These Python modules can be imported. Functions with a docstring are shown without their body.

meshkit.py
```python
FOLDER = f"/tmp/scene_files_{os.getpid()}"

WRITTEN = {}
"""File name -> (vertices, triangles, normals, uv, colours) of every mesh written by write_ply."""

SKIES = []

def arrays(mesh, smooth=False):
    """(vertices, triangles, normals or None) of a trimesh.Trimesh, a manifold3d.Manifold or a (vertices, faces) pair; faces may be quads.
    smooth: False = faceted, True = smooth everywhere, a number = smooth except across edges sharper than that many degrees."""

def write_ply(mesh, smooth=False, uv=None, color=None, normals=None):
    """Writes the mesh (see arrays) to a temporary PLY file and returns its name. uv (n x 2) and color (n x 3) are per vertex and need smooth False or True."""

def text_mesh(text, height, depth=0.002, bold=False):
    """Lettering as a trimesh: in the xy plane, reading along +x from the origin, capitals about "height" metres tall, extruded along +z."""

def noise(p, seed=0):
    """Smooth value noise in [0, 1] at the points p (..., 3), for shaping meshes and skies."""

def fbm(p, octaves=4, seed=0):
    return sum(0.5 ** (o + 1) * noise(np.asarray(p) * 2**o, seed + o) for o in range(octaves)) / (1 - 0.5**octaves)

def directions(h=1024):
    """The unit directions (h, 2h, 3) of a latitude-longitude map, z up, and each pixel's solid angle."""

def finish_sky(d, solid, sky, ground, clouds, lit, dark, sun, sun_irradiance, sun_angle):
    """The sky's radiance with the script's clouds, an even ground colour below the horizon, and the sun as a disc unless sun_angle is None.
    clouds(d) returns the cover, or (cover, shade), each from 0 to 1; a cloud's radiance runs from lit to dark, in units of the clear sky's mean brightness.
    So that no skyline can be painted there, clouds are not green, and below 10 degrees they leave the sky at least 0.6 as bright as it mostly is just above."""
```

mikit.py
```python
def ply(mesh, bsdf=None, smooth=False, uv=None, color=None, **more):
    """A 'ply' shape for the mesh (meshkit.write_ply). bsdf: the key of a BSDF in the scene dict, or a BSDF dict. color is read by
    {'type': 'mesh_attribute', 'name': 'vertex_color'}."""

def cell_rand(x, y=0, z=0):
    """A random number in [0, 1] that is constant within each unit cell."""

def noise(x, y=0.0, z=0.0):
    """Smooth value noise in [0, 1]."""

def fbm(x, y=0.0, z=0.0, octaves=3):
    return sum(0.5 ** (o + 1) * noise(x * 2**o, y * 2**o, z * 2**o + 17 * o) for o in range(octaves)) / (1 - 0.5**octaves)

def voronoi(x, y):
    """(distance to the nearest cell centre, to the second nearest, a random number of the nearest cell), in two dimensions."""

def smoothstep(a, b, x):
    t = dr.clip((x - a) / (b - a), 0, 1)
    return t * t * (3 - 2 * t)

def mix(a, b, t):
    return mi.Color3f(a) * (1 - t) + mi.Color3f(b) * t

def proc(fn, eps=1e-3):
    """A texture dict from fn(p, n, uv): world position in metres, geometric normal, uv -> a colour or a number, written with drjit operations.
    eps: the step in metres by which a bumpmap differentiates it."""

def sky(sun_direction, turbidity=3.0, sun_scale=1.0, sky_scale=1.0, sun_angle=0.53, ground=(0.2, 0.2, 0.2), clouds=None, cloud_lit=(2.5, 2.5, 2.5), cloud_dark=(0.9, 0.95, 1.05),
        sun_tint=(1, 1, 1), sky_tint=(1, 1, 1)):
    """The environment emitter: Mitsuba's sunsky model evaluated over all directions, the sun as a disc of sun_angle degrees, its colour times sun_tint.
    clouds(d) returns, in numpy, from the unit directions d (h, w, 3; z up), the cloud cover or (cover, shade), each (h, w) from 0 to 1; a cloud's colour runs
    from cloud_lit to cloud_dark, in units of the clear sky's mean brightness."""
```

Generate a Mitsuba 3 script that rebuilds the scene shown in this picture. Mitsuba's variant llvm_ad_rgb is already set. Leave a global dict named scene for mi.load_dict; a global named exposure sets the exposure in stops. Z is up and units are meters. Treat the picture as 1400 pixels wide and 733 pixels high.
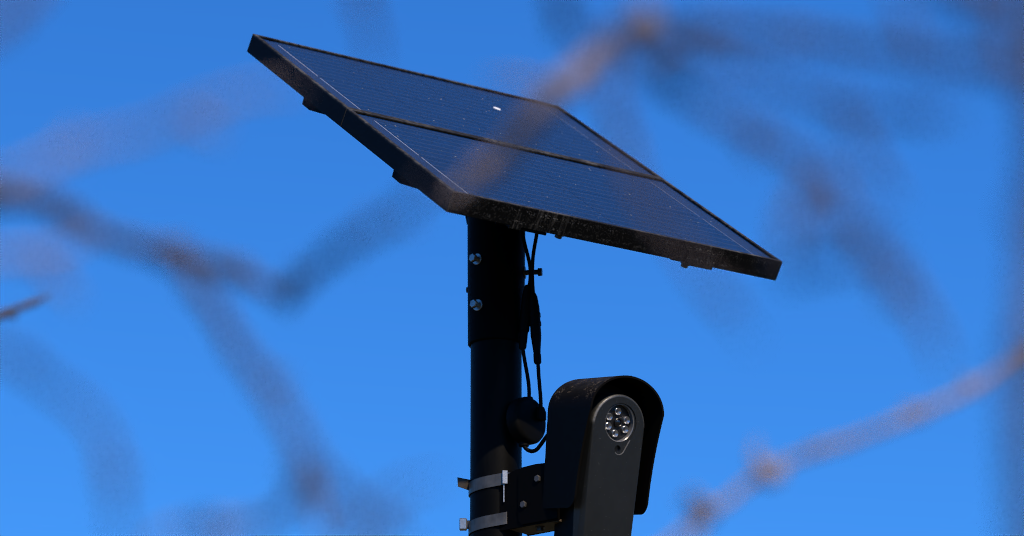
import math, numpy as np, trimesh, drjit as dr, mitsuba as mi, manifold3d as m3, mikit, meshkit
from scipy.interpolate import CubicSpline
from mikit import noise, fbm, smoothstep, mix

T = mi.ScalarTransform4f
scene, labels = {"type": "scene"}, {}

# ------------------------------------------------------------------ camera, sky, exposure
PITCH = math.radians(17.082)
EYE = np.array([0.0, 0.0, 1.6])
LOOK = np.array([0.0, math.cos(PITCH), math.sin(PITCH)])
scene["camera"] = {
    "type": "thinlens", "fov": 2 * math.degrees(math.atan(700 / 4400)), "fov_axis": "x",
    "aperture_radius": 0.0158, "focus_distance": 4.86, "near_clip": 0.05, "far_clip": 6000.0,
    "to_world": T().look_at(origin=EYE.tolist(), target=(EYE + LOOK).tolist(), up=[0, 0, 1]),
}
scene["sky"] = mikit.sky([0.345, -0.70, 0.655], turbidity=2.2, ground=(0.10, 0.09, 0.07), sky_tint=(0.34, 1.08, 2.1))
exposure = 1.3

# ------------------------------------------------------------------ helpers
def numbered(key):
    if key not in scene and key not in labels:
        return key
    n = 1
    while f"{key}_{n:03d}" in scene or f"{key}_{n:03d}" in labels:
        n += 1
    return f"{key}_{n:03d}"

def thing(name, label, cat, group=None):
    key = numbered(name)
    labels[key] = {"label": label, "category": cat}
    if group:
        labels[key]["group"] = group
    return key

def part(name, parent, mesh, mat, smooth=30, label=None, stuff=False):
    key = numbered(parent + "__" + name)
    scene[key] = mikit.ply(mesh, mat, smooth=smooth)
    if label or stuff:
        labels[key] = {}
    if label:
        labels[key]["label"] = label
    if stuff:
        labels[key]["kind"] = "stuff"
    return key

def tri(m):
    q = m.to_mesh()
    return trimesh.Trimesh(np.asarray(q.vert_properties)[:, :3], np.asarray(q.tri_verts), process=False)

def hull(points):
    return m3.Manifold.hull_points(np.asarray(points, float))

def chamfer_box(lo, hi, c):
    lo, hi = np.array(lo, float), np.array(hi, float)
    pts = []
    for s in np.ndindex(2, 2, 2):
        p = np.where(np.array(s) == 1, hi, lo)
        d = np.where(np.array(s) == 1, -c, c)
        for k in range(3):
            q = p + d
            q[k] = p[k]
            pts.append(q)
    return hull(pts)

def place(mesh, o, x, y, z):
    """Moves a mesh from local axes (x, y, z given in the world) to the origin o."""
    m = tri(mesh) if hasattr(mesh, "to_mesh") else mesh.copy()
    M = np.stack([x, y, z], 1)
    v = np.asarray(m.vertices) @ M.T + o
    f = np.asarray(m.faces)
    if np.linalg.det(M) < 0:
        f = f[:, ::-1]
    return trimesh.Trimesh(v, f, process=False)

def spline(points, n, closed=False):
    p = np.asarray(points, float)
    t = np.r_[0, np.cumsum(np.linalg.norm(np.diff(p, axis=0), axis=1) ** 0.5)]
    return CubicSpline(t / t[-1], p)(np.linspace(0, 1, n)) if len(p) > 2 else p[0] + (p[1] - p[0]) * np.linspace(0, 1, n)[:, None]

def tube(p, r, sides=14):
    """A closed tube with its own radius at every point."""
    p = np.asarray(p, float)
    r = np.broadcast_to(r, (len(p),))
    t = np.gradient(p, axis=0)
    t /= np.linalg.norm(t, axis=1, keepdims=True) + 1e-12
    a = np.cross(t[0], [0.3, 0.9, 0.2] if abs(t[0][1]) < 0.8 else [1, 0, 0.1])
    rows = []
    ang = np.arange(sides) * 2 * np.pi / sides
    for i in range(len(p)):
        a = a - t[i] * (a @ t[i])
        a /= np.linalg.norm(a)
        b = np.cross(t[i], a)
        rows.append(p[i] + r[i] * (np.cos(ang)[:, None] * a + np.sin(ang)[:, None] * b))
    v = np.vstack(rows + [p[:1], p[-1:]])
    n, f = len(p), []
    for i in range(n - 1):
        for j in range(sides):
            k = (j + 1) % sides
            a0, a1, b0, b1 = i * sides + j, i * sides + k, (i + 1) * sides + j, (i + 1) * sides + k
            f += [(a0, a1, b1), (a0, b1, b0)]
    for j in range(sides):
        k = (j + 1) % sides
        f += [(n * sides, k, j), (n * sides + 1, (n - 1) * sides + j, (n - 1) * sides + k)]
    return trimesh.Trimesh(v, f, process=False)

def lathe(profile, sections=48):
    """(radius, height) pairs turned about z, closed."""
    return m3.CrossSection([np.asarray(profile, float)]).revolve(sections)

def axes(z, up=(0, 0, 1)):
    z = np.asarray(z, float) / np.linalg.norm(z)
    x = np.cross(up, z) if abs(np.dot(up, z)) < 0.98 else np.array([1.0, 0, 0])
    x = x / np.linalg.norm(x)
    return x, np.cross(z, x), z

def principled(**k):
    return {"type": "twosided", "bsdf": {"type": "principled", **{a: ({"type": "rgb", "value": list(b)} if isinstance(b, tuple) else b) for a, b in k.items()}}}

# ------------------------------------------------------------------ materials
PO, PU, PV, PN = np.array([-0.0833, 4.3454, 3.0488]), np.array([0.82665, 0.56271, 0.0]), np.array([-0.45485, 0.6682, 0.58875]), np.array([0.3313, -0.48669, 0.80832])

CO = np.array([0.1097, 4.72, 2.8187])
CR, CU, CF = np.array([0.83277, 0.5516, 0.04722]), np.array([0.05709, -0.1704, 0.98372]), np.array([0.55067, -0.81652, -0.1734])

def along(p, a, o=PO):
    return (p.x - float(o[0])) * float(a[0]) + (p.y - float(o[1])) * float(a[1]) + (p.z - float(o[2])) * float(a[2])

def frame_color(p, n, uv):
    """Black anodised aluminium with dried mud and spatter on the low front edge."""
    a, v, d = along(p, PU), along(p, PV), along(p, PN)
    front = smoothstep(0.003, -0.0005, v)
    heap = smoothstep(0.10, 0.12, a) * smoothstep(0.24, 0.17, a) + smoothstep(0.42, 0.435, a) * smoothstep(0.515, 0.475, a)
    streak = noise(a * 420, d * 30, 1.5) * 0.65 + noise(a * 1300, d * 160, 4.0) * 0.35
    band = smoothstep(0.004, 0.0, dr.abs(d + 0.0075)) + 0.8 * smoothstep(0.003, 0.0, dr.abs(d + 0.024))
    speck = smoothstep(0.70, 0.78, noise(a * 640, d * 640, 9.0)) * (0.3 + 0.9 * fbm(a * 40, d * 90, 3.3))
    grime = front * (heap * smoothstep(0.50, 0.80, streak) * 0.22 + smoothstep(0.50, 0.85, streak) * 0.03 + speck * (0.12 + 0.7 * band * (0.3 + heap)) + 0.005)
    dust = (1 - front) * smoothstep(0.004, 0.0, dr.abs(d)) * (0.07 + 0.55 * noise(a * 180, v * 180, 3.0) * noise(a * 33, v * 33, 8.0))
    joint = smoothstep(0.004, 0.0, a) * (0.45 * smoothstep(0.0016, 0.0008, dr.abs(v - 0.36668)) + 0.22 * smoothstep(0.0022, 0.0008, v)) * (0.5 + noise(d * 300, v * 100, 2.0))
    dust = dust + joint
    return mix((0.004, 0.004, 0.004), (0.21, 0.195, 0.17), dr.clip(grime + dust, 0, 0.9))

def cell_color(p, n, uv):
    a, v = along(p, PU), along(p, PV)
    k = fbm(a * 22, v * 22, 0.5)
    return mix((0.006, 0.0095, 0.010), (0.011, 0.0155, 0.0145), k)

def pole_color(p, n, uv):
    k = fbm(p.x * 60, p.y * 60, p.z * 9)
    return mix((0.0020, 0.0021, 0.0022), (0.0045, 0.0045, 0.0045), smoothstep(0.4, 0.75, k))

def hood_color(p, n, uv):
    spots = smoothstep(0.60, 0.72, noise(p.x * 420, p.y * 420, p.z * 420)) * smoothstep(0.45, 0.65, fbm(p.x * 55, p.y * 55, p.z * 55))
    film = smoothstep(0.25, 0.9, n.z) * fbm(p.x * 130, p.y * 130, p.z * 130)
    return mix(mix((0.0046, 0.0037, 0.0026), (0.040, 0.038, 0.035), film * 0.7), (0.15, 0.115, 0.08), spots * smoothstep(0.15, 0.7, n.z) * 0.8)

def face_color(p, n, uv):
    k = fbm(p.x * 70, p.y * 70, p.z * 40)
    s = smoothstep(0.92, 0.95, noise(p.x * 380, p.y * 430, p.z * 430))
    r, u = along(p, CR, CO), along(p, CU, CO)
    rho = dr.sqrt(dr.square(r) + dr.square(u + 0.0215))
    edge_glint = smoothstep(0.0436, 0.0452, rho) * smoothstep(0.0485, 0.0470, rho) * smoothstep(-0.002, 0.012, u + 0.0215) * (smoothstep(0.0, -0.022, r) + 0.25)  # highlight along the bevel painted into the colour, strongest at upper left
    edge_glint = edge_glint * (0.35 + 0.9 * noise(p.x * 260, p.y * 260, p.z * 260))
    return mix(mix((0.012, 0.013, 0.0130), (0.0175, 0.0186, 0.0186), k), (0.16, 0.16, 0.155), dr.clip(s * 0.25 + edge_glint, 0, 1))

def steel_color(p, n, uv):
    k = dr.clip(fbm(p.x * 300, p.y * 300, p.z * 40) * 0.5 + 1.1 * (fbm(p.x * 70, p.y * 70, p.z * 70) - 0.3), 0, 1)
    return mix((0.075, 0.065, 0.052), (0.17, 0.150, 0.125), k)

def zinc_color(p, n, uv):
    return mix((0.24, 0.235, 0.225), (0.50, 0.49, 0.47), fbm(p.x * 500, p.y * 500, p.z * 500))

def shaded_bark_color(p, n, uv):
    k = fbm(p.x * 90, p.y * 90, p.z * 90)
    return mix(mix((0.045, 0.036, 0.035), (0.11, 0.085, 0.080), k), (0.20, 0.16, 0.15), smoothstep(0.62, 0.75, noise(p.x * 240, p.y * 240, p.z * 240)) * 0.6)

def ground_color(p, n, uv):
    k = fbm(p.x * 0.7, p.y * 0.7, 2.0, octaves=5)
    return mix((0.055, 0.06, 0.028), (0.13, 0.11, 0.065), smoothstep(0.35, 0.68, k))

scene["frame_metal"] = principled(base_color=mikit.proc(frame_color), roughness=0.5, specular=0.05)
scene["cell_silicon"] = principled(base_color=mikit.proc(cell_color), roughness=0.35, specular=0.4)
scene["backsheet_black"] = principled(base_color=(0.012, 0.015, 0.018), roughness=0.6)
scene["ribbon_silver"] = principled(base_color=(0.40, 0.40, 0.41), roughness=0.5)
scene["ribbon_dull"] = principled(base_color=(0.17, 0.17, 0.175), roughness=0.5)
scene["wire_silver"] = principled(base_color=(0.075, 0.08, 0.082), roughness=0.5)
scene["panel_glass"] = {"type": "thindielectric", "int_ior": 1.115}
scene["dust"] = principled(base_color=(0.30, 0.28, 0.25), roughness=0.9)
scene["white_chalk"] = principled(base_color=(0.82, 0.83, 0.82), roughness=0.7)
scene["pole_paint"] = principled(base_color=mikit.proc(pole_color), roughness=0.5, specular=0.06)
scene["bracket_paint"] = principled(base_color=(0.0024, 0.0023, 0.0022), roughness=0.6, specular=0.04)
scene["bracket_dusty"] = principled(base_color=(0.085, 0.064, 0.045), roughness=0.6, specular=0.3)
scene["cable_rubber"] = principled(base_color=(0.003, 0.003, 0.003), roughness=0.6, specular=0.08)
scene["hood_plastic"] = principled(base_color=mikit.proc(hood_color), roughness=0.6, specular=0.06)
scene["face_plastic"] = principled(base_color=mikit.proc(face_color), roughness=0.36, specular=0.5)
scene["body_plastic"] = principled(base_color=(0.006, 0.006, 0.006), roughness=0.6, specular=0.08)
scene["dark_plastic"] = principled(base_color=(0.012, 0.012, 0.013), roughness=0.3, specular=0.5)
scene["led_reflector"] = principled(base_color=(0.50, 0.50, 0.50), roughness=0.25, metallic=0.9)
scene["led_chip"] = principled(base_color=(0.05, 0.05, 0.06), roughness=0.3)
scene["rim_gloss"] = principled(base_color=(0.14, 0.14, 0.14), roughness=0.25, specular=0.6)
scene["lens_glass"] = principled(base_color=(0.004, 0.004, 0.006), roughness=0.05, specular=0.7, clearcoat=1.0, clearcoat_gloss=0.95)
scene["clear_dome"] = {"type": "thindielectric", "int_ior": 1.5}
scene["steel"] = principled(base_color=mikit.proc(steel_color), roughness=0.45, metallic=0.7)
scene["zinc"] = principled(base_color=mikit.proc(zinc_color), roughness=0.34, metallic=0.8)
scene["dull_bolt"] = principled(base_color=(0.09, 0.084, 0.076), roughness=0.5, metallic=0.4)
scene["dark_bolt"] = principled(base_color=(0.06, 0.05, 0.042), roughness=0.4, metallic=0.6)
def sunlit_bark_color(p, n, uv):
    k = fbm(p.x * 90, p.y * 90, p.z * 90)
    return mix(mix((0.20, 0.150, 0.142), (0.38, 0.30, 0.285), k), (0.45, 0.37, 0.35), smoothstep(0.62, 0.75, noise(p.x * 240, p.y * 240, p.z * 240)) * 0.6)

scene["sunlit_bark"] = principled(base_color=mikit.proc(sunlit_bark_color), roughness=0.75, specular=0.25)  # same bark with sunlight put into the colour, for the lit branches
scene["bark"] = principled(base_color=mikit.proc(shaded_bark_color), roughness=0.75, specular=0.25)  # bark colour darkened to stand for branches in shade
scene["soil_grass"] = principled(base_color=mikit.proc(ground_color), roughness=0.95, specular=0.1)

# ------------------------------------------------------------------ ground
g = 2500.0
xs = np.r_[-g, -400, -60, -12, -4, 0, 4, 12, 60, 400, g]
gx, gy = np.meshgrid(xs, xs)
gz = 0.05 * (meshkit.noise(np.stack([gx * 0.3, gy * 0.3, gx * 0], -1)) - 0.5) * (np.hypot(gx, gy) > 6)
n = len(xs)
q = np.array([(i * n + j, i * n + j + 1, (i + 1) * n + j + 1, (i + 1) * n + j) for i in range(n - 1) for j in range(n - 1)])
scene["ground"] = mikit.ply((np.stack([gx, gy, gz], -1).reshape(-1, 3), q), "soil_grass", smooth=False)
labels["ground"] = {"kind": "structure"}

# ------------------------------------------------------------------ pole
PX, PY, PR = -0.0245, 4.80, 0.0395
def pole_at(r, z, deg):
    """A point at radius r round the pole; deg = 0 faces the photographer, 90 the right."""
    a = math.radians(deg)
    return np.array([PX + r * math.sin(a), PY - r * math.cos(a), z])
def out_dir(deg):
    a = math.radians(deg)
    return np.array([math.sin(a), -math.cos(a), 0.0])

pole = thing("metal_pole", "tall round black metal pole that carries the tilted solar panel and the camera", "pole")
part("shaft", pole, place(lathe([(0, -0.02), (PR, -0.02), (PR, 3.15), (PR - 0.002, 3.152), (0, 3.152)], 96), np.array([PX, PY, 0]), [1, 0, 0], [0, 1, 0], [0, 0, 1]), "pole_paint", 40)
part("base_plate", pole, place(chamfer_box((-0.12, -0.12, 0.0), (0.12, 0.12, 0.015), 0.002), np.array([PX, PY, 0.03]), [1, 0, 0], [0, 1, 0], [0, 0, 1]), "pole_paint")

def bolt(parent, at, direction, head=0.0065, length=0.006, shank=0.0, mat="zinc", washer=True, name="bolt", label=None):
    """A hexagon-headed bolt: washer against the surface at 'at', shank, bevelled head, all along direction."""
    x, y, z = axes(direction)
    parts = []
    z0 = 0.0
    if washer:
        parts.append(lathe([(0, -0.002), (head * 1.35, -0.002), (head * 1.35, 0.0012), (head * 1.25, 0.0016), (0, 0.0016)], 28))
        z0 = 0.0016
    if shank:
        parts.append(lathe([(0, z0 - 0.002), (head * 0.55, z0 - 0.002), (head * 0.55, z0 + shank), (0, z0 + shank)], 20))
        z0 += shank
    ring = np.array([(math.cos(k * math.pi / 3 + 0.3), math.sin(k * math.pi / 3 + 0.3)) for k in range(6)])
    hexa = hull(np.vstack([np.c_[ring * head, np.full(6, z0 - 0.0002)], np.c_[ring * head, np.full(6, z0 + length * 0.8)], np.c_[ring * head * 0.86, np.full(6, z0 + length)]]))
    m = parts[0] + hexa if parts else hexa
    for p in parts[1:]:
        m = m + p
    return part(name, parent, place(m, np.asarray(at), x, y, z), mat, 25, label)

# ------------------------------------------------------------------ sleeve on the pole top, tilt bracket
sleeve = thing("pole_sleeve", "black steel sleeve bolted over the pole top under the solar panel", "bracket")
zb, zt = 2.949, 3.172
part("sleeve_tube", sleeve, place(lathe([(PR + 0.0004, zb), (0.0425, zb), (0.0438, zb + 0.0015), (0.0455, zt - 0.0015), (0.0445, zt), (PR + 0.0004, zt)], 96), np.array([PX, PY, 0]), [1, 0, 0], [0, 1, 0], [0, 0, 1]), "bracket_paint", 35)
for zz, dg in ((3.0790, -41), (3.0045, -39)):
    bolt(sleeve, pole_at(0.0445, zz, dg), out_dir(dg), head=0.0068, length=0.0055, shank=0.006)
bolt(sleeve, pole_at(0.0445, 3.0655, 82), out_dir(82), head=0.0072, length=0.006, shank=0.020, mat="dark_bolt", label="long dark bolt sticking out of the right side of the sleeve")
bolt(sleeve, pole_at(0.044, 3.040, -93), out_dir(-93), head=0.0045, length=0.003, washer=False, mat="dark_bolt")
hx = np.array([PU[0], PU[1], 0.0])
fx = np.cross([0, 0, 1], hx)
# tilt bracket: two cheeks that rise from the sleeve to a plate parallel with the panel
pl = lambda a, v, d: PO + a * PU + v * PV + d * PN
for s in (-1, 1):
    ctr = np.array([PX, PY, 0]) + hx * s * 0.030
    vs = (PO + PU * 0.3 + PV * 0.36 + PN * -0.046)
    lo = [ctr + fx * k + np.array([0, 0, z]) for k, z in ((-0.035, 3.15), (0.035, 3.15))]
    mid = np.array([PX, PY, 0]) + hx * s * 0.030
    top = []
    for k in (-0.075, 0.075):
        # height of the panel's underside plate above this point
        base = mid + fx * k
        t = ((PO + PN * -0.0475 - np.array([base[0], base[1], 0])) @ PN) / PN[2]
        top.append(np.array([base[0], base[1], t]))
    pts = []
    for p in lo + top:
        pts += [p - hx * 0.0025, p + hx * 0.0025]
    part("cheek_plate", sleeve, tri(hull(pts)), "bracket_paint", 25)
ta = (np.array([PX, PY, 0]) - PO) @ PU
tv = 0.3667
part("tilt_plate", sleeve, place(chamfer_box((ta - 0.19, tv - 0.09, -0.0475), (ta + 0.19, tv + 0.09, -0.0435), 0.001), PO, PU, PV, PN), "bracket_paint")

# ------------------------------------------------------------------ solar panels
W, HM, GAP, TH = 0.6, 0.36668, 0.0016, 0.0314
def panel(v0, label, part_label=None):
    t = thing("solar_panel", label, "solar panel", "two solar panels joined in one tilted array")
    h = HM - GAP / 2
    o = PO + PV * v0
    lip, wall, deep = 0.0068, 0.0022, 0.0022
    ring = chamfer_box((0, 0, -TH), (W, h, 0), 0.0007)
    ring = ring - m3.Manifold.cube((W - 2 * lip, h - 2 * lip, 0.1)).translate((lip, lip, -0.05))
    ring = ring - m3.Manifold.cube((W - 2 * wall, h - 2 * wall, TH - 0.0018 - 0.002)).translate((wall, wall, -TH + 0.002))
    e = 0.00012
    r2 = 1 / math.sqrt(2)
    def cut(m, nx, ny, px, py):
        nrm = np.array([nx, ny, 0.0]) * r2
        return m.trim_by_plane(tuple(nrm), float(nrm @ np.array([px, py, 0])) + e)
    bars = [cut(cut(ring, 1, -1, 0, 0), -1, -1, W, 0), cut(cut(ring, -1, 1, 0, 0), -1, -1, 0, h), cut(cut(ring, 1, 1, 0, h), -1, 1, W, h), cut(cut(ring, 1, 1, W, 0), 1, -1, W, h)]
    half = [m3.Manifold.cube((2, h / 2, 1)).translate((-0.5, -0.5 * 0, -0.5))]
    lim = [m3.Manifold.cube((2, h * 0.5, 1)).translate((-0.5, -0.01, -0.5)), m3.Manifold.cube((W * 0.5, 2, 1)).translate((-0.01, -0.5, -0.5)), m3.Manifold.cube((2, h, 1)).translate((-0.5, h * 0.5, -0.5)), m3.Manifold.cube((W, 2, 1)).translate((W * 0.5, -0.5, -0.5))]
    for b, l in zip(bars, lim):
        part("frame_bar", t, place(b ^ l, o, PU, PV, PN), "frame_metal", 20)
    i = lip - 0.004
    part("back_sheet", t, place(m3.Manifold.cube((W - 2 * i, h - 2 * i, 0.001)).translate((i, i, -0.0066)), o, PU, PV, PN), "backsheet_black", False)
    # two rows of four cells, six thin wires over each row
    mu, mv, cg = 0.043, 0.018, 0.002
    cw, ch = (W - 2 * mu - 3 * cg) / 4, (h - 2 * mv - cg) / 2
    for r in range(2):
        for c in range(4):
            x0, y0 = mu + c * (cw + cg), mv + r * (ch + cg)
            k = 0.006
            pts = [(x0 + k, y0), (x0 + cw - k, y0), (x0 + cw, y0 + k), (x0 + cw, y0 + ch - k), (x0 + cw - k, y0 + ch), (x0 + k, y0 + ch), (x0, y0 + ch - k), (x0, y0 + k)]
            part("solar_cell", t, place(m3.CrossSection([np.array(pts)]).extrude(0.0004).translate((0, 0, -0.0054)), o, PU, PV, PN), "cell_silicon", False)
    wires = []
    rng = np.random.default_rng(int(v0 * 100) + 5)
    for r in range(2):
        for k in range(7):
            y = mv + r * (ch + cg) + ch * (k + 0.5) / 7
            for c in range(4):
                x0 = mu + c * (cw + cg) - 0.001
                xs = np.linspace(x0, x0 + cw + 0.002, 9)
                ys = y + rng.normal(0, 0.0004, 9)
                for a in range(8):
                    wires.append(hull([(xs[a], ys[a] + s * 0.00045, z) for s in (-1, 1) for z in (-0.0051, -0.0046)] + [(xs[a + 1], ys[a + 1] + s * 0.00045, z) for s in (-1, 1) for z in (-0.0051, -0.0046)]))
    part("wire_grid", t, place(trimesh.util.concatenate([tri(w) for w in wires]), o, PU, PV, PN), "wire_silver", False, stuff=True)
    for x0 in (mu - 0.0045, W - mu + 0.0030):
        for r in range(2):
            y0 = mv + r * (ch + cg) + 0.004
            part("end_ribbon", t, place(chamfer_box((x0, y0, -0.0055), (x0 + 0.0016, y0 + ch - 0.008, -0.0050), 0.0001), o, PU, PV, PN), "ribbon_silver" if x0 < 0.1 else "ribbon_dull", False)
    part("glass_pane", t, place(trimesh.Trimesh([(i, i, 0), (W - i, i, 0), (W - i, h - i, 0), (i, h - i, 0)], [(0, 1, 2), (0, 2, 3)], process=False), o - PN * deep, PU, PV, PN), "panel_glass", False)
    return t, o
low, olow = panel(0.0, "lower solar panel of the tilted pair, with the mud-streaked front edge")
up_, oup = panel(HM + GAP / 2, "upper solar panel of the tilted pair, with one small white speck on its glass")
rngs = np.random.default_rng(2)
ang = np.linspace(0, 2 * np.pi, 14, endpoint=False)
blob = np.c_[0.0064 * np.cos(ang) * (1 + 0.15 * rngs.normal(size=14)), 0.0062 * np.sin(ang) * (1 + 0.12 * rngs.normal(size=14))]
SPECK_U, SPECK_V = 0.405, 0.2385
part("white_speck", up_, place(m3.CrossSection([blob]).extrude(0.0009).translate((SPECK_U, SPECK_V, -0.0022)), oup, PU, PV, PN), "white_chalk", 30, "small white speck on the glass")

for t_, o_, sd in ((low, olow, 4), (up_, oup, 8)):
    rg = np.random.default_rng(sd)
    bits = []
    for _ in range(46):
        a_ = np.linspace(0, 2 * np.pi, 7, endpoint=False)
        s_ = 0.0005 + 0.0011 * rg.random() ** 3
        sh = np.c_[s_ * np.cos(a_), s_ * np.sin(a_)] * (0.7 + 0.6 * rg.random((7, 1)))
        bits.append(tri(m3.CrossSection([sh]).extrude(0.0003).translate((rg.uniform(0.02, W - 0.02), rg.uniform(0.02, HM - 0.02), -0.0021))))
    part("dust_specks", t_, place(trimesh.util.concatenate(bits), o_, PU, PV, PN), "dust", False, stuff=True)

# rails under the panels, each a folded channel that runs the width of the array
prof = {0: (2 * HM - 0.603 * HM, "black mounting rail under the upper solar panel"), 1: (HM - 0.50 * HM, "black mounting rail under the lower solar panel")}
for k, (vs, lab) in prof.items():
    rail = thing("mounting_rail", lab, "rail", "rails under the solar panels")
    sec = np.array([(0, 0), (-0.002, -0.0118), (-0.029, -0.0122), (-0.062, -0.0055), (-0.088, 0)])[::-1]
    inner = sec * 1.0
    m = m3.CrossSection([np.c_[sec[:, 1], sec[:, 0]][::-1]])
    pts0 = [(0.004, vs + s, -TH - 0.0003 + d) for s, d in sec]
    pts1 = [(W - 0.004, vs + s, -TH - 0.0003 + d) for s, d in sec]
    part("channel", rail, place(hull(pts0 + pts1), PO, PU, PV, PN), "bracket_paint", 20)
    for a in (0.148, 0.454):
        bolt(rail, pl(a, vs - 0.018, -TH - 0.0185), -PN, head=0.006, length=0.005, washer=True, mat="dark_bolt")
# two straps along the slope under the rails, bolted at the front edge, each with a clamp on the front of the frame
for k, (a0, a1, ab, ac) in enumerate(((0.112, 0.176, 0.204, (0.108, 0.128)), (0.432, 0.480, 0.437, (0.424, 0.474)))):
    st = thing("support_strap", ("left", "right")[k] + " flat support strap under the solar panel with a muddy clamp on the front edge", "strap")
    part("flat_bar", st, place(chamfer_box((a0, 0.0015, -TH - 0.0048), (a1, 0.06, -TH - 0.0006), 0.0006), PO, PU, PV, PN), "bracket_paint")
    part("long_bar", st, place(chamfer_box((a0 + 0.012, 0.0585, -TH - 0.0170), (a1 - 0.012, 0.70, -TH - 0.0130), 0.0006), PO, PU, PV, PN), "bracket_paint")
    part("front_clamp", st, place(chamfer_box((ac[0], -0.0022, -TH - 0.004), (ac[1], 0.0012, -TH + (0.009 if k == 0 else 0.021)), 0.0007), PO, PU, PV, PN), "frame_metal", 20, "clamp caked with dried mud")
    bolt(st, pl(ab, 0.012, -TH - 0.0006 if k == 0 else -TH - 0.005), -PN, head=0.0058, length=0.005, washer=True, mat="dark_bolt")

# ------------------------------------------------------------------ camera with hood
def cam(mesh):
    """local (right, up, forward); a right-handed set is (right, up, -back)"""
    return place(mesh, CO, CR, CU, CF)
def arch(w, h, L, n=1.97, steps=48, u0=0.0, wb=None):
    t = np.linspace(0, np.pi, steps)
    c, s = np.cos(t), np.sin(t)
    top = np.c_[np.sign(c) * np.abs(c) ** (2 / n) * w, np.abs(s) ** (2 / n) * h + u0]
    wb = w if wb is None else wb
    return np.vstack([top, [(-wb, -L), (wb, -L)]])
cctv = thing("security_camera", "black security camera with a round cluster of lamps under a deep arched hood", "camera")
HW, HH, HL = 0.0672, 0.0538, 0.1475
outer = m3.CrossSection([arch(HW, HH, 0.16)]).extrude(0.14)
inner = m3.CrossSection([arch(HW - 0.0032, HH - 0.0032, 0.2)]).extrude(0.2).translate((0, 0, 0.003))
shell = outer - inner
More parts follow.
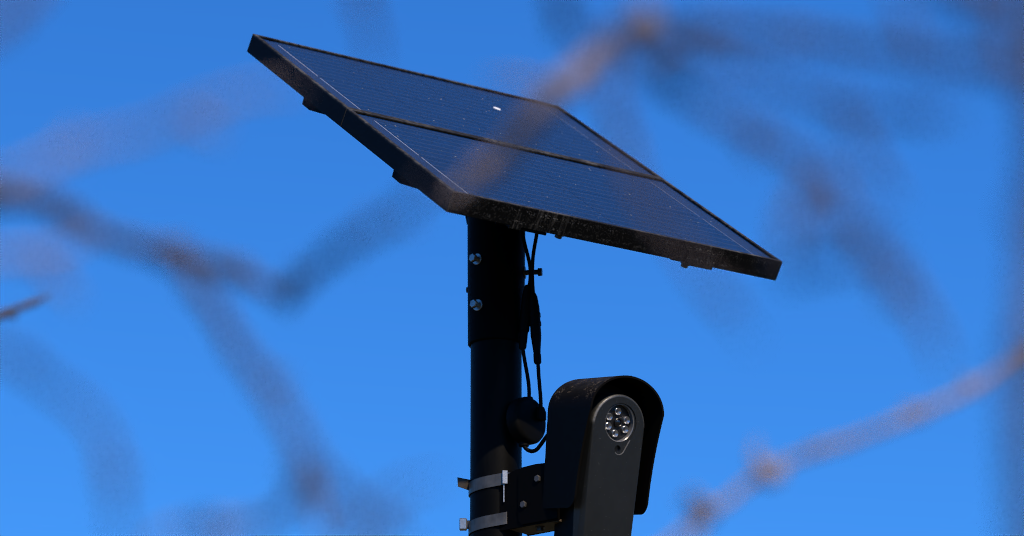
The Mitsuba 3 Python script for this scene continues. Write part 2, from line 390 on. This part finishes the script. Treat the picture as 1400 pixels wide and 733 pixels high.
# side view of the hood: front edge sweeps back towards a rounded lower corner
us = np.linspace(0, 0.128, 14)
edge = [(0.1122 - 0.3493 * u + 0.9791 * u * u, -u) for u in us]
fe, ue = edge[-1]
corner = [(fe - 0.0165 * (1 - math.cos(a)) - 0.001 * a, -HL + 0.0195 * (1 - math.sin(a))) for a in np.linspace(0.05, math.pi / 2, 10)]
side = [(0.0, 0.1), (0.1122, 0.1)] + edge + corner + [(0.0, -HL)]
cutter = m3.CrossSection([np.array(side)[::-1]]).extrude(0.3)
# cutter axes: (f, u, extrude) -> local (r, u, f)
cutter = cutter.transform(np.array([[0, 0, 1, -0.15], [0, 1, 0, 0], [1, 0, 0, 0]], float))
if cutter.volume() < 0:
    cutter = m3.Manifold()
part("hood", cctv, cam(shell ^ cutter), "hood_plastic", 35)

def loft(o1, f1, o2, f2, slope=0.0):
    a = np.c_[o1, [f1(u) for u in o1[:, 1]]]
    b = np.c_[o2, [f2(u) for u in o2[:, 1]]]
    return np.vstack([a, b])
part("rear_body", cctv, cam(hull(np.vstack([np.c_[arch(0.0455, 0.040, 0.245), np.full(50, 0.0032)], np.c_[arch(0.0490, 0.043, 0.250), np.full(50, 0.058)]]))), "body_plastic", 30)
ff = lambda u: 0.0930 + 0.086 * (u + 0.01)
FU = -0.0215
def face_outline(w, wb, L):
    t = np.linspace(0, np.pi, 49)
    return np.vstack([np.c_[np.cos(t) * w, np.sin(t) * w + FU], [(-wb, -L), (wb, -L)]])
front = hull(np.vstack([
    np.c_[face_outline(0.0522, 0.0490, 0.252), np.full(51, 0.0590)],
    *[np.c_[face_outline(0.0445 + 0.0034 * math.sin(q), 0.0392 + 0.0034 * math.sin(q), 0.246), [ff(u) - 0.0034 * (1 - math.cos(q)) for u in face_outline(0.0445 + 0.0034 * math.sin(q), 0.04, 0.246)[:, 1]]] for q in np.linspace(0, 1.25, 6)]]))
# recesses are cut along the face's own normal
fn = np.array([0, -0.086, 1.0]) / math.hypot(0.086, 1)
fu = np.array([0, 1.0, 0.086]) / math.hypot(0.086, 1)
def onface(mesh, r, u, d=0.0):
    """from (r, up, out of the face) at a point of the face to the camera's axes"""
    p = np.array([r, u, ff(u)]) + fn * d
    M = np.column_stack([[1, 0, 0], fu, fn, p])
    return mesh.transform(M)
RU, RC = -0.0160, 0.0016
disc = lambda r, d, h=0.03, s=1.08: m3.Manifold.cylinder(h, r, r, 72).translate((0, 0, d)).scale((1, s, 1))
tear = m3.CrossSection([np.vstack([np.c_[0.0300 * np.cos(a), 0.0320 * np.sin(a)] for a in [np.linspace(0, 2 * np.pi, 60)]])])
tear = m3.CrossSection.batch_hull([m3.CrossSection.circle(0.0295, 72), m3.CrossSection.circle(0.0095, 40).translate((0.003, -0.0375))])
front = front - onface(tear.extrude(0.03).translate((0, 0, -0.0018)), RC, RU)
front = front - onface(disc(0.0262, -0.0105, 0.04), RC, RU)
front = front - onface(m3.Manifold.cylinder(0.02, 0.0052, 0.0058, 32).translate((0, 0, -0.007)), 0.0030, -0.0545)
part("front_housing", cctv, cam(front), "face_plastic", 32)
part("lamp_plate", cctv, cam(onface(disc(0.0258, -0.0120, 0.0020), RC, RU)), "dark_plastic", 30)
rim = lathe([(0.0250, -0.0100), (0.0262, -0.0100), (0.0262, -0.0012), (0.0250, -0.0022)], 72).scale((1, 1.08, 1))
part("rim", cctv, cam(onface(rim, RC, RU)), "rim_gloss", 30)
edge_in, edge_out = tear.offset(-0.0004), tear.offset(0.0006)
groove = (edge_out - edge_in) - m3.CrossSection.square((0.2, 0.2)).translate((-0.1, -0.024)) - m3.CrossSection.square((0.1, 0.2)).translate((-0.104, -0.1))
part("groove_highlight", cctv, cam(onface(groove.extrude(0.0016).translate((0, 0, -0.0012)), RC, RU)), "rim_gloss", 30)  # lighter bead added as the highlight on the lower right groove edge
lens = lathe([(0, -0.0100), (0.0066, -0.0100), (0.0066, -0.0062), (0.0058, -0.0056), (0.0050, -0.0062), (0.0046, -0.0078), (0, -0.0078)], 40)
lk = part("lens", cctv, cam(onface(lens, 0.0030, -0.0155)), "dark_plastic", 30)
k = numbered(lk + "__lens_glass")
dome = lathe([(0, -0.0076)] + [(0.0045 * math.cos(a), -0.0076 + 0.0018 * math.sin(a)) for a in np.linspace(0, math.pi / 2 - 0.001, 8)], 32)
scene[k] = mikit.ply(cam(onface(dome, 0.0030, -0.0155)), "lens_glass", smooth=30)
for du, dv in ((-0.0030, 0.0162), (-0.0178, 0.0071), (-0.0176, -0.0070), (0.0144, 0.0045), (0.0134, -0.0092), (-0.0043, -0.0168)):
    cup = lathe([(0, -0.0100), (0.0056, -0.0100), (0.0056, -0.0058), (0.0052, -0.0055), (0.0047, -0.0060), (0.0022, -0.0090), (0, -0.0090)], 32)
    lp = part("lamp", cctv, cam(onface(cup, 0.0030 + du, -0.0155 + dv)), "led_reflector", 30)
    chip = m3.Manifold.cylinder(0.0012, 0.0017, 0.0014, 16).translate((0, 0, -0.0091))
    scene[lp + "__chip"] = mikit.ply(cam(onface(chip, 0.0030 + du, -0.0155 + dv)), "led_chip", smooth=30)
part("sensor_window", cctv, cam(onface(m3.Manifold.cylinder(0.0012, 0.0050, 0.0050, 32).translate((0, 0, -0.0071)), 0.0030, -0.0545)), "lens_glass", 30)

# ------------------------------------------------------------------ bracket between pole and camera
br = thing("camera_bracket", "black bolted bracket that holds the security camera off the pole", "bracket")
Q1, Q2 = np.array([-0.0112, 4.7555, 0]), np.array([0.0690, 4.6930, 0])
d = (Q2 - Q1) / np.linalg.norm(Q2 - Q1)
nrm = np.array([d[1], -d[0], 0.0])
if nrm[1] > 0:
    nrm = -nrm
zlo, zhi = 2.6480, 2.7375
LQ = np.linalg.norm(Q2 - Q1)
side_pts = [(0, zlo), (LQ, zlo + 0.002), (LQ, zhi - 0.001), (0.022, zhi + 0.001), (0.0, zhi - 0.006)]
def plate(pts, o, thick, mat, name, bev=0.0006):
    pp = []
    for x, z in pts:
        p = o + d * x + np.array([0, 0, z])
        pp += [p + nrm * 0.0, p - nrm * thick]
    return part(name, br, tri(hull(pp)), mat, 20)
plate(side_pts, Q1, 0.004, "bracket_paint", "side_plate")
plate(side_pts, Q1 - nrm * 0.052 + d * 0.002, 0.004, "bracket_paint", "side_plate")
fl = []
for x, w in ((0.004, -0.004), (LQ - 0.002, -0.004), (LQ - 0.002, -0.052), (0.004, -0.052)):
    p = Q1 + d * x + nrm * w
    fl += [p + np.array([0, 0, zlo + 0.001]), p + np.array([0, 0, zlo + 0.0045])]
part("bottom_flange", br, tri(hull(fl)), "bracket_dusty", 20)
part("pole_pad", br, tri(hull([pole_at(PR + 0.0006, z, a) for z in (zlo, zhi - 0.008) for a in (8, 30, 55, 85)] + [Q1 + np.array([0, 0, z]) - nrm * w for z in (zlo, zhi - 0.008) for w in (0.0005, 0.004)])), "bracket_paint", 20)
over = [(0.028, zlo + 0.012), (0.034, zlo + 0.003), (LQ, zlo + 0.004), (LQ, zhi + 0.001), (0.060, zhi + 0.003), (0.034, zhi + 0.0015), (0.028, zhi - 0.008)]
plate(over, Q1 + nrm * 0.0028, 0.0026, "bracket_paint", "cover_plate")
for x, z in ((0.066, 2.7170), (0.0390, 2.6810)):
    bolt(br, Q1 + nrm * 0.0028 + d * x + np.array([0, 0, z]), nrm, head=0.0056, length=0.004, mat="dull_bolt", washer=False)
bolt(br, Q1 + d * 0.052 - nrm * 0.02 + np.array([0, 0, zlo + 0.001]), [0, 0, -1], head=0.0055, length=0.005, mat="dark_bolt")

# ------------------------------------------------------------------ steel bands round pole and bracket
import shapely
from shapely.geometry import Point, Polygon
def band(zc, label, hgt=0.0185, tilt=0.0):
    t = thing("band_clamp", label, "clamp", "steel bands round the pole")
    tip = Q1 + nrm * 0.0012
    shape = Point(PX, PY).buffer(PR + 0.0012, 64).union(Polygon([(tip[0] - 0.001, tip[1]), (tip[0] + 0.004, tip[1] - 0.0008), (PX + PR, PY - 0.01), (PX, PY)])).convex_hull
    ring = shape.buffer(0.0013, 16).difference(shape)
    m = trimesh.creation.extrude_polygon(ring, hgt, engine="earcut")
    m.apply_translation((0, 0, zc - hgt / 2))
    v = np.array(m.vertices)
    v[:, 2] += 0.13 * (v[:, 0] - (PX + 0.012))
    m.vertices = v
    part("strap", t, m, "steel", 35)
    return t
b1 = band(2.7270, "upper bright steel band round pole and bracket, its cut tail bent out at the left")
x, y, z = axes(out_dir(8))
part("buckle", b1, place(chamfer_box((-0.0030, -0.0110, 0.0), (0.0052, 0.0100, 0.0030), 0.0006), Q1 + nrm * 0.003 + np.array([0.001, -0.0010, 2.7292]), x, y, z), "zinc", 20)
part("lit_edge_strip", b1, place(chamfer_box((-0.0012, -0.0390, 0.0), (0.0006, -0.0095, 0.0016), 0.0003), Q1 + nrm * 0.0016 + np.array([0.0, 0, 2.7292]), x, y, z), "zinc", 20)  # bright strip added to stand for the lit edge of the bracket
tl = pole_at(PR + 0.002, 2.7270, -88)
tail = [tl + np.array(v) for v in ((0.004, 0.0, -0.0090), (0.004, 0.0, 0.0085), (-0.0175, -0.010, 0.0105), (-0.0165, -0.010, -0.0040))]
part("tail", b1, tri(hull([p + np.array([0, s, 0]) for p in tail for s in (0, 0.0011)])), "dark_bolt", 20, "dark cut end of the band")
b2 = band(2.6655, "lower scuffed steel band round pole and bracket, with a screw block at the left")
blk = pole_at(PR + 0.0012, 2.6655, -86)
part("screw_block", b2, place(chamfer_box((-0.0150, -0.006, -0.0085), (-0.0035, 0.006, 0.0090), 0.0012), blk, [1, 0, 0], [0, 1, 0], [0, 0, 1]), "zinc", 20)
part("block_neck", b2, place(chamfer_box((-0.0040, -0.004, -0.0060), (0.004, 0.004, 0.0060), 0.0008), blk, [1, 0, 0], [0, 1, 0], [0, 0, 1]), "dark_bolt", 20)

# ------------------------------------------------------------------ cables
def cable(name, label, runs, r=0.0029):
    t = thing(name, label, "cable", None)
    for pts in runs:
        p = spline(pts, 60)
        part("cable", t, tube(p, r, 14), "cable_rubber", True)
    return t
def connector(parent, a, b, widths, label=None, rib=False):
    """A plug turned about the line a to b; widths = (fraction, radius)."""
    a, b = np.array(a), np.array(b)
    L = np.linalg.norm(b - a)
    prof = [(0, 0)] + [(r, q * L) for q, r in widths] + [(0, L)]
    x, y, z = axes(b - a)
    m = lathe(prof, 28)
    if rib:
        for q in (0.28, 0.40):
            m = m + lathe([(0, q * L), (0.0088, q * L), (0.0092, q * L + 0.001), (0.0092, q * L + 0.007), (0.0085, q * L + 0.008), (0, q * L + 0.008)], 8)
    return part("connector", parent, place(m, a, x, y, z), "cable_rubber", 30, label)

c1 = cable("power_cable", "left of the two black cables that hang from the panel beside the pole", [
    [(0.020, 4.800, 3.200), (0.0130, 4.780, 3.165), (0.0137, 4.772, 3.1457), (0.0171, 4.772, 3.1194), (0.0216, 4.772, 3.0979), (0.0267, 4.772, 3.0765), (0.0285, 4.772, 3.0599), (0.0277, 4.772, 3.0440), (0.0252, 4.772, 3.0300)],
    [(0.0160, 4.768, 2.9413), (0.018, 4.768, 2.9258), (0.0219, 4.768, 2.9025), (0.0255, 4.768, 2.8793), (0.0262, 4.767, 2.8626), (0.0262, 4.766, 2.845)]])
connector(c1, (0.0252, 4.772, 3.0380), (0.0160, 4.769, 2.9350), [(0.0, 0.0052), (0.06, 0.0066), (0.15, 0.0082), (0.5, 0.0086), (0.72, 0.0080), (0.74, 0.0064), (0.97, 0.0060), (1.0, 0.0050)])
c2 = cable("power_cable", "right of the two black cables, with the longer plug connector on it", [
    [(0.0450, 4.795, 3.200), (0.0425, 4.775, 3.165), (0.0398, 4.768, 3.1318), (0.0369, 4.766, 3.1104), (0.0335, 4.766, 3.0901), (0.0315, 4.766, 3.0664), (0.0315, 4.766, 3.0450), (0.0332, 4.766, 3.0200)],
    [(0.0391, 4.765, 2.9250), (0.0404, 4.764, 2.9014), (0.042, 4.764, 2.8782), (0.0438, 4.764, 2.8551), (0.0440, 4.763, 2.8300)]])
connector(c2, (0.0330, 4.766, 3.0240), (0.0394, 4.765, 2.9105), [(0.0, 0.0034), (0.05, 0.0058), (0.20, 0.0080), (0.30, 0.0084), (0.60, 0.0082), (0.64, 0.0078), (0.86, 0.0054), (0.87, 0.0060), (0.98, 0.0058), (1.0, 0.0045)], rib=True)
pk = thing("junction_box", "round black puck-shaped box hanging on the cables between pole and camera", "cable box")
pz = np.array([0.76, -0.65, 0.02])
x, y, z = axes(pz)
PKC = np.array([0.0225, 4.7620, 2.8192])
part("housing", pk, place(lathe([(0, -0.0130), (0.0320, -0.0130), (0.0352, -0.0110), (0.0368, -0.0070), (0.0368, 0.0050), (0.0345, 0.0090), (0.0300, 0.0112), (0, 0.0125)], 64), PKC, x, y, z), "cable_rubber", 35)
for off, hgt, tip in (((0.0262, 4.766), 2.8500, 0.0085), ((0.0440, 4.763), 2.8330, 0.0065)):
    part("cable_gland", pk, place(lathe([(0, -0.012), (0.0082, -0.012), (0.0082, 0.0), (0.0068, 0.003), (0.0055, 0.0075), (0, 0.0075)], 10), np.array([off[0], off[1], hgt]), [1, 0, 0], [0, 1, 0], [0, 0, 1]), "cable_rubber", 25)
part("cable_gland", pk, place(lathe([(0, -0.012), (0.0078, -0.010), (0.0082, 0.006), (0, 0.010)], 12), np.array([0.0180, 4.7600, 2.7890]), [1, 0, 0], [0, 1, 0], [0, 0, 1]), "cable_rubber", 25)
c3 = cable("camera_cable", "short black cable looping from the round box to the security camera", [
    [(0.0160, 4.758, 2.7930), (0.0165, 4.757, 2.7840), (0.02, 4.757, 2.7762), (0.0267, 4.757, 2.7711), (0.0345, 4.756, 2.7711), (0.0411, 4.753, 2.7762), (0.0501, 4.748, 2.7880), (0.0635, 4.740, 2.8014), (0.085, 4.728, 2.812)]], 0.0030)

# ------------------------------------------------------------------ trees
def tree(key_label, tx, limbs, seed):
    rng = np.random.default_rng(seed)
    t = thing("bare_tree", key_label, "tree", None)
    base = np.array([[tx, 1.6, -0.1], [tx + 0.01, 1.61, 0.6], [tx - 0.01, 1.6, 1.3], [tx + 0.015, 1.58, 2.0], [tx - 0.02, 1.6, 2.7], [tx + 0.02, 1.63, 3.3]])
    p = spline(base, 60)
    r = np.interp(np.linspace(0, 1, 60), [0, 0.06, 0.7, 1], [0.075, 0.058, 0.040, 0.012])
    r = r * (1 + 0.10 * (meshkit.noise(p * 9) - 0.5))
    part("trunk", t, tube(p, r, 24), "bark", True)
    for r0, r1, n_in, pts, lab, bark in limbs:
        pts = np.array(pts)
        n = 26 * len(pts)
        p = spline(pts, n)
        s = np.r_[0, np.cumsum(np.linalg.norm(np.diff(p, axis=0), axis=1))]
        # the thickness at the trunk end grows towards the trunk
        out = s[int(round((2 / (len(pts) - 1)) * (n - 1)))] if n_in else 0.0
        r = np.where(s < out, r0 * (1 + 1.4 * (1 - s / max(out, 1e-6))), r0 + (r1 - r0) * np.clip((s - out) / (s[-1] - out), 0, 1))
        r = r * (1 + 0.35 * (meshkit.noise(np.c_[p * 38]) - 0.5) + 0.2 * (meshkit.noise(p * 110) - 0.5))
        nodes = np.arange(out + 0.02, s[-1] - 0.01, 0.055)
        nodes = nodes + rng.normal(0, 0.008, len(nodes))
        for q in nodes:
            r = r + r1 * rng.choice([0.3, 0.5, 0.9]) * np.exp(-((s - q) / 0.0055) ** 2)
        r = r * (0.35 + 0.65 * np.clip((s[-1] - s) / 0.035, 0, 1) ** 0.7)
        p = p + 0.004 * (np.stack([meshkit.noise(p * 16, k) for k in range(3)], -1) - 0.5)
        b = part("branch", t, tube(p, r, 12), bark, True, lab)
        # buds and short spurs
        for q in nodes:
            i = int(np.searchsorted(s, q))
            if i < 2 or i > n - 3:
                continue
            tn = p[i + 1] - p[i - 1]
            tn /= np.linalg.norm(tn)
            side = np.cross(tn, rng.normal(size=3))
            side /= np.linalg.norm(side)
            dd = tn * 0.6 + side
            dd /= np.linalg.norm(dd)
            L = rng.uniform(0.004, 0.008) if rng.random() < 0.8 or pts[-1][1] > 3 else rng.uniform(0.02, 0.05)
            kk = np.linspace(0, 1, 8)[:, None]
            q3 = p[i] + dd * (r[i] * 0.7) * 1.0 + dd * L * kk + tn * 0.15 * L * kk ** 2
            rr = np.array([0.9, 1.0, 1.05, 1.1, 1.1, 0.95, 0.7, 0.25]) * 0.0022
            part("twig", b, tube(q3, rr, 8), bark, True)

LIMBS = [
    ('L', 0.0059, 0.0044, 9, [(-0.8, 1.6, 1.855), (-0.545, 1.556, 2.069), (-0.337, 1.52, 2.135), (-0.28, 1.537, 2.115), (-0.235, 1.532, 2.105), (-0.212, 1.53, 2.091), (-0.189, 1.54, 2.085), (-0.167, 1.56, 2.085), (-0.142, 1.575, 2.082), (-0.123, 1.577, 2.073), (-0.111, 1.571, 2.063)]),
    ('L', 0.0042, 0.0018, 0, [(-0.118, 1.577, 2.07), (-0.099, 1.481, 2.05), (-0.078, 1.368, 2.028), (-0.054, 1.264, 2.008), (-0.031, 1.172, 1.991)]),
    ('L', 0.0035, 0.0024, 5, [(-0.8, 1.6, 1.716), (-0.508, 1.409, 1.93), (-0.269, 1.252, 1.996), (-0.229, 1.264, 1.995), (-0.212, 1.29, 2.003), (-0.196, 1.306, 2.009), (-0.178, 1.31, 2.02)]),
    ('L', 0.0039, 0.0022, 0, [(-0.178, 1.539, 2.081), (-0.157, 1.486, 2.053), (-0.13, 1.412, 2.003), (-0.107, 1.342, 1.962), (-0.09, 1.286, 1.928), (-0.079, 1.237, 1.898), (-0.06, 1.182, 1.869), (-0.036, 1.113, 1.836)]),
    ('L', 0.003, 0.0024, 0, [(-0.088, 1.36, 1.93), (-0.098, 1.383, 1.916), (-0.115, 1.401, 1.912), (-0.149, 1.407, 1.911), (-0.163, 1.41, 1.899)]),
    ('L', 0.0026, 0.0018, 8, [(-0.8, 1.6, 1.692), (-0.502, 1.366, 1.906), (-0.258, 1.175, 1.972), (-0.211, 1.174, 1.937), (-0.191, 1.194, 1.929), (-0.179, 1.211, 1.924), (-0.164, 1.216, 1.913), (-0.155, 1.212, 1.896), (-0.151, 1.213, 1.874), (-0.147, 1.226, 1.851)]),
    ('L', 0.005, 0.0034, 5, [(-0.8, 1.6, 2.102), (-0.677, 2.288, 2.316), (-0.577, 2.85, 2.382), (-0.52, 2.899, 2.423), (-0.485, 2.93, 2.452), (-0.468, 2.955, 2.469), (-0.449, 2.988, 2.488)]),
    ('L', 0.003, 0.0018, 8, [(-0.8, 1.6, 1.689), (-0.5, 1.356, 1.903), (-0.254, 1.156, 1.969), (-0.21, 1.151, 1.984), (-0.188, 1.167, 1.994), (-0.168, 1.183, 2.011), (-0.146, 1.187, 2.019), (-0.124, 1.181, 2.027), (-0.102, 1.177, 2.033), (-0.083, 1.186, 2.038)]),
    ('L', 0.0036, 0.003, 5, [(-0.8, 1.6, 1.704), (-0.484, 1.292, 1.918), (-0.226, 1.04, 1.984), (-0.192, 1.039, 2.0), (-0.179, 1.049, 2.015), (-0.168, 1.07, 2.04), (-0.156, 1.09, 2.083)]),
    ('L', 0.003, 0.0022, 4, [(-0.8, 1.6, 2.371), (-0.392, 1.366, 2.294), (-0.059, 1.175, 2.121), (-0.058, 1.185, 2.087), (-0.057, 1.216, 2.078), (-0.056, 1.245, 2.068)]),
    ('L', 0.0021, 0.0018, 4, [(-0.8, 1.6, 1.332), (-0.4, 1.356, 1.557), (-0.072, 1.156, 1.832), (-0.054, 1.162, 1.857), (-0.043, 1.188, 1.875), (-0.028, 1.215, 1.888)]),
    ('R', 0.0041, 0.0031, 8, [(0.85, 1.6, 1.725), (0.522, 1.335, 1.939), (0.254, 1.118, 2.005), (0.224, 1.128, 2.017), (0.202, 1.158, 2.034), (0.173, 1.192, 2.051), (0.145, 1.217, 2.066), (0.114, 1.229, 2.077), (0.078, 1.239, 2.083), (0.052, 1.26, 2.093)]),
    ('R', 0.0066, 0.0056, 0, [(0.069, 1.5, 2.19), (0.061, 1.516, 2.191), (0.048, 1.512, 2.181), (0.033, 1.506, 2.165), (0.013, 1.513, 2.148), (-0.002, 1.53, 2.134), (-0.022, 1.546, 2.121), (-0.033, 1.549, 2.113)]),
    ('R', 0.0031, 0.0013, 0, [(0.053, 1.271, 2.097), (0.041, 1.256, 2.084), (0.04, 1.253, 2.063), (0.046, 1.238, 2.035), (0.052, 1.212, 2.005), (0.065, 1.188, 1.976), (0.073, 1.176, 1.956), (0.083, 1.174, 1.942), (0.09, 1.168, 1.928)]),
    ('R', 0.0024, 0.0024, 5, [(0.85, 1.6, 2.379), (0.386, 1.377, 2.302), (0.007, 1.194, 2.129), (0.013, 1.205, 2.099), (0.02, 1.237, 2.093), (0.031, 1.264, 2.086), (0.04, 1.277, 2.09)]),
    ('R', 0.0026, 0.0026, 0, [(0.056, 1.271, 2.097), (0.069, 1.244, 2.078), (0.089, 1.228, 2.063), (0.116, 1.2, 2.04), (0.14, 1.162, 2.02), (0.167, 1.126, 2.007)]),
    ('R', 0.0029, 0.0026, 0, [(0.046, 1.271, 2.093), (0.07, 1.257, 2.063), (0.103, 1.254, 2.042), (0.123, 1.24, 2.023), (0.131, 1.215, 1.998), (0.143, 1.191, 1.968), (0.156, 1.18, 1.944), (0.165, 1.178, 1.922)]),
    ('R', 0.002, 0.003, 0, [(0.122, 1.214, 2.013), (0.11, 1.163, 1.985), (0.103, 1.13, 1.963), (0.1, 1.091, 1.932)]),
    ('R', 0.0033, 0.0027, 11, [(0.85, 1.6, 1.961), (0.643, 1.809, 2.175), (0.473, 1.98, 2.241), (0.398, 1.969, 2.198), (0.339, 1.967, 2.161), (0.311, 1.953, 2.138), (0.286, 1.929, 2.115), (0.253, 1.908, 2.095), (0.2, 1.9, 2.071), (0.155, 1.901, 2.055), (0.132, 1.896, 2.037), (0.1, 1.878, 2.009), (0.068, 1.854, 1.976)]),
    ('R', 0.0058, 0.0049, 7, [(0.85, 1.6, 1.24), (0.473, 1.25, 1.465), (0.164, 0.963, 1.74), (0.16, 0.959, 1.794), (0.158, 0.951, 1.838), (0.163, 0.956, 1.886), (0.17, 0.969, 1.938), (0.176, 0.975, 1.991), (0.18, 0.968, 2.04)]),
    ('R', 0.005, 0.0041, 6, [(0.85, 1.6, 1.686), (0.504, 1.25, 1.9), (0.22, 0.963, 1.966), (0.189, 0.971, 1.981), (0.166, 0.974, 1.987), (0.152, 0.991, 2.0), (0.139, 1.015, 2.023), (0.127, 1.033, 2.058)]),
    ('R', 0.0062, 0.004, 0, [(0.157, 1.87, 2.047), (0.148, 1.85, 2.042), (0.144, 1.852, 2.051), (0.145, 1.851, 2.06)]),
    ('R', 0.004, 0.003, 0, [(0.121, 1.89, 2.028), (0.109, 1.837, 2.019), (0.103, 1.804, 2.02)]),
    ('L', 0.0022, 0.0014, 0, [(-0.09, 1.4, 1.941), (-0.097, 1.426, 1.934), (-0.108, 1.439, 1.926), (-0.124, 1.443, 1.919), (-0.137, 1.448, 1.907)]),
]
SUNLIT = (2, 4, 7, 9, 12, 18, 21, 22, 23)
LAB = {0: "twisting branch left of the panel, the darkest and sharpest of the blurred ones", 6: "nearly sharp twig tip at the left edge of the picture",
       12: "pinkish brown blurred branch that crosses in front of the upper solar panel", 18: "pinkish grey blurred branch slanting up at the lower right"}
tree("bare tree whose blurred brown branches reach in from the left of the sky", -0.8, [(r0, r1, n, p, LAB.get(i), "sunlit_bark" if i in SUNLIT else "bark") for i, (sd, r0, r1, n, p) in enumerate(LIMBS) if sd == "L"], 11)
tree("bare tree whose blurred branches reach in from the right and cross the solar panel", 0.85, [(r0, r1, n, p, LAB.get(i), "sunlit_bark" if i in SUNLIT else "bark") for i, (sd, r0, r1, n, p) in enumerate(LIMBS) if sd == "R"], 12)
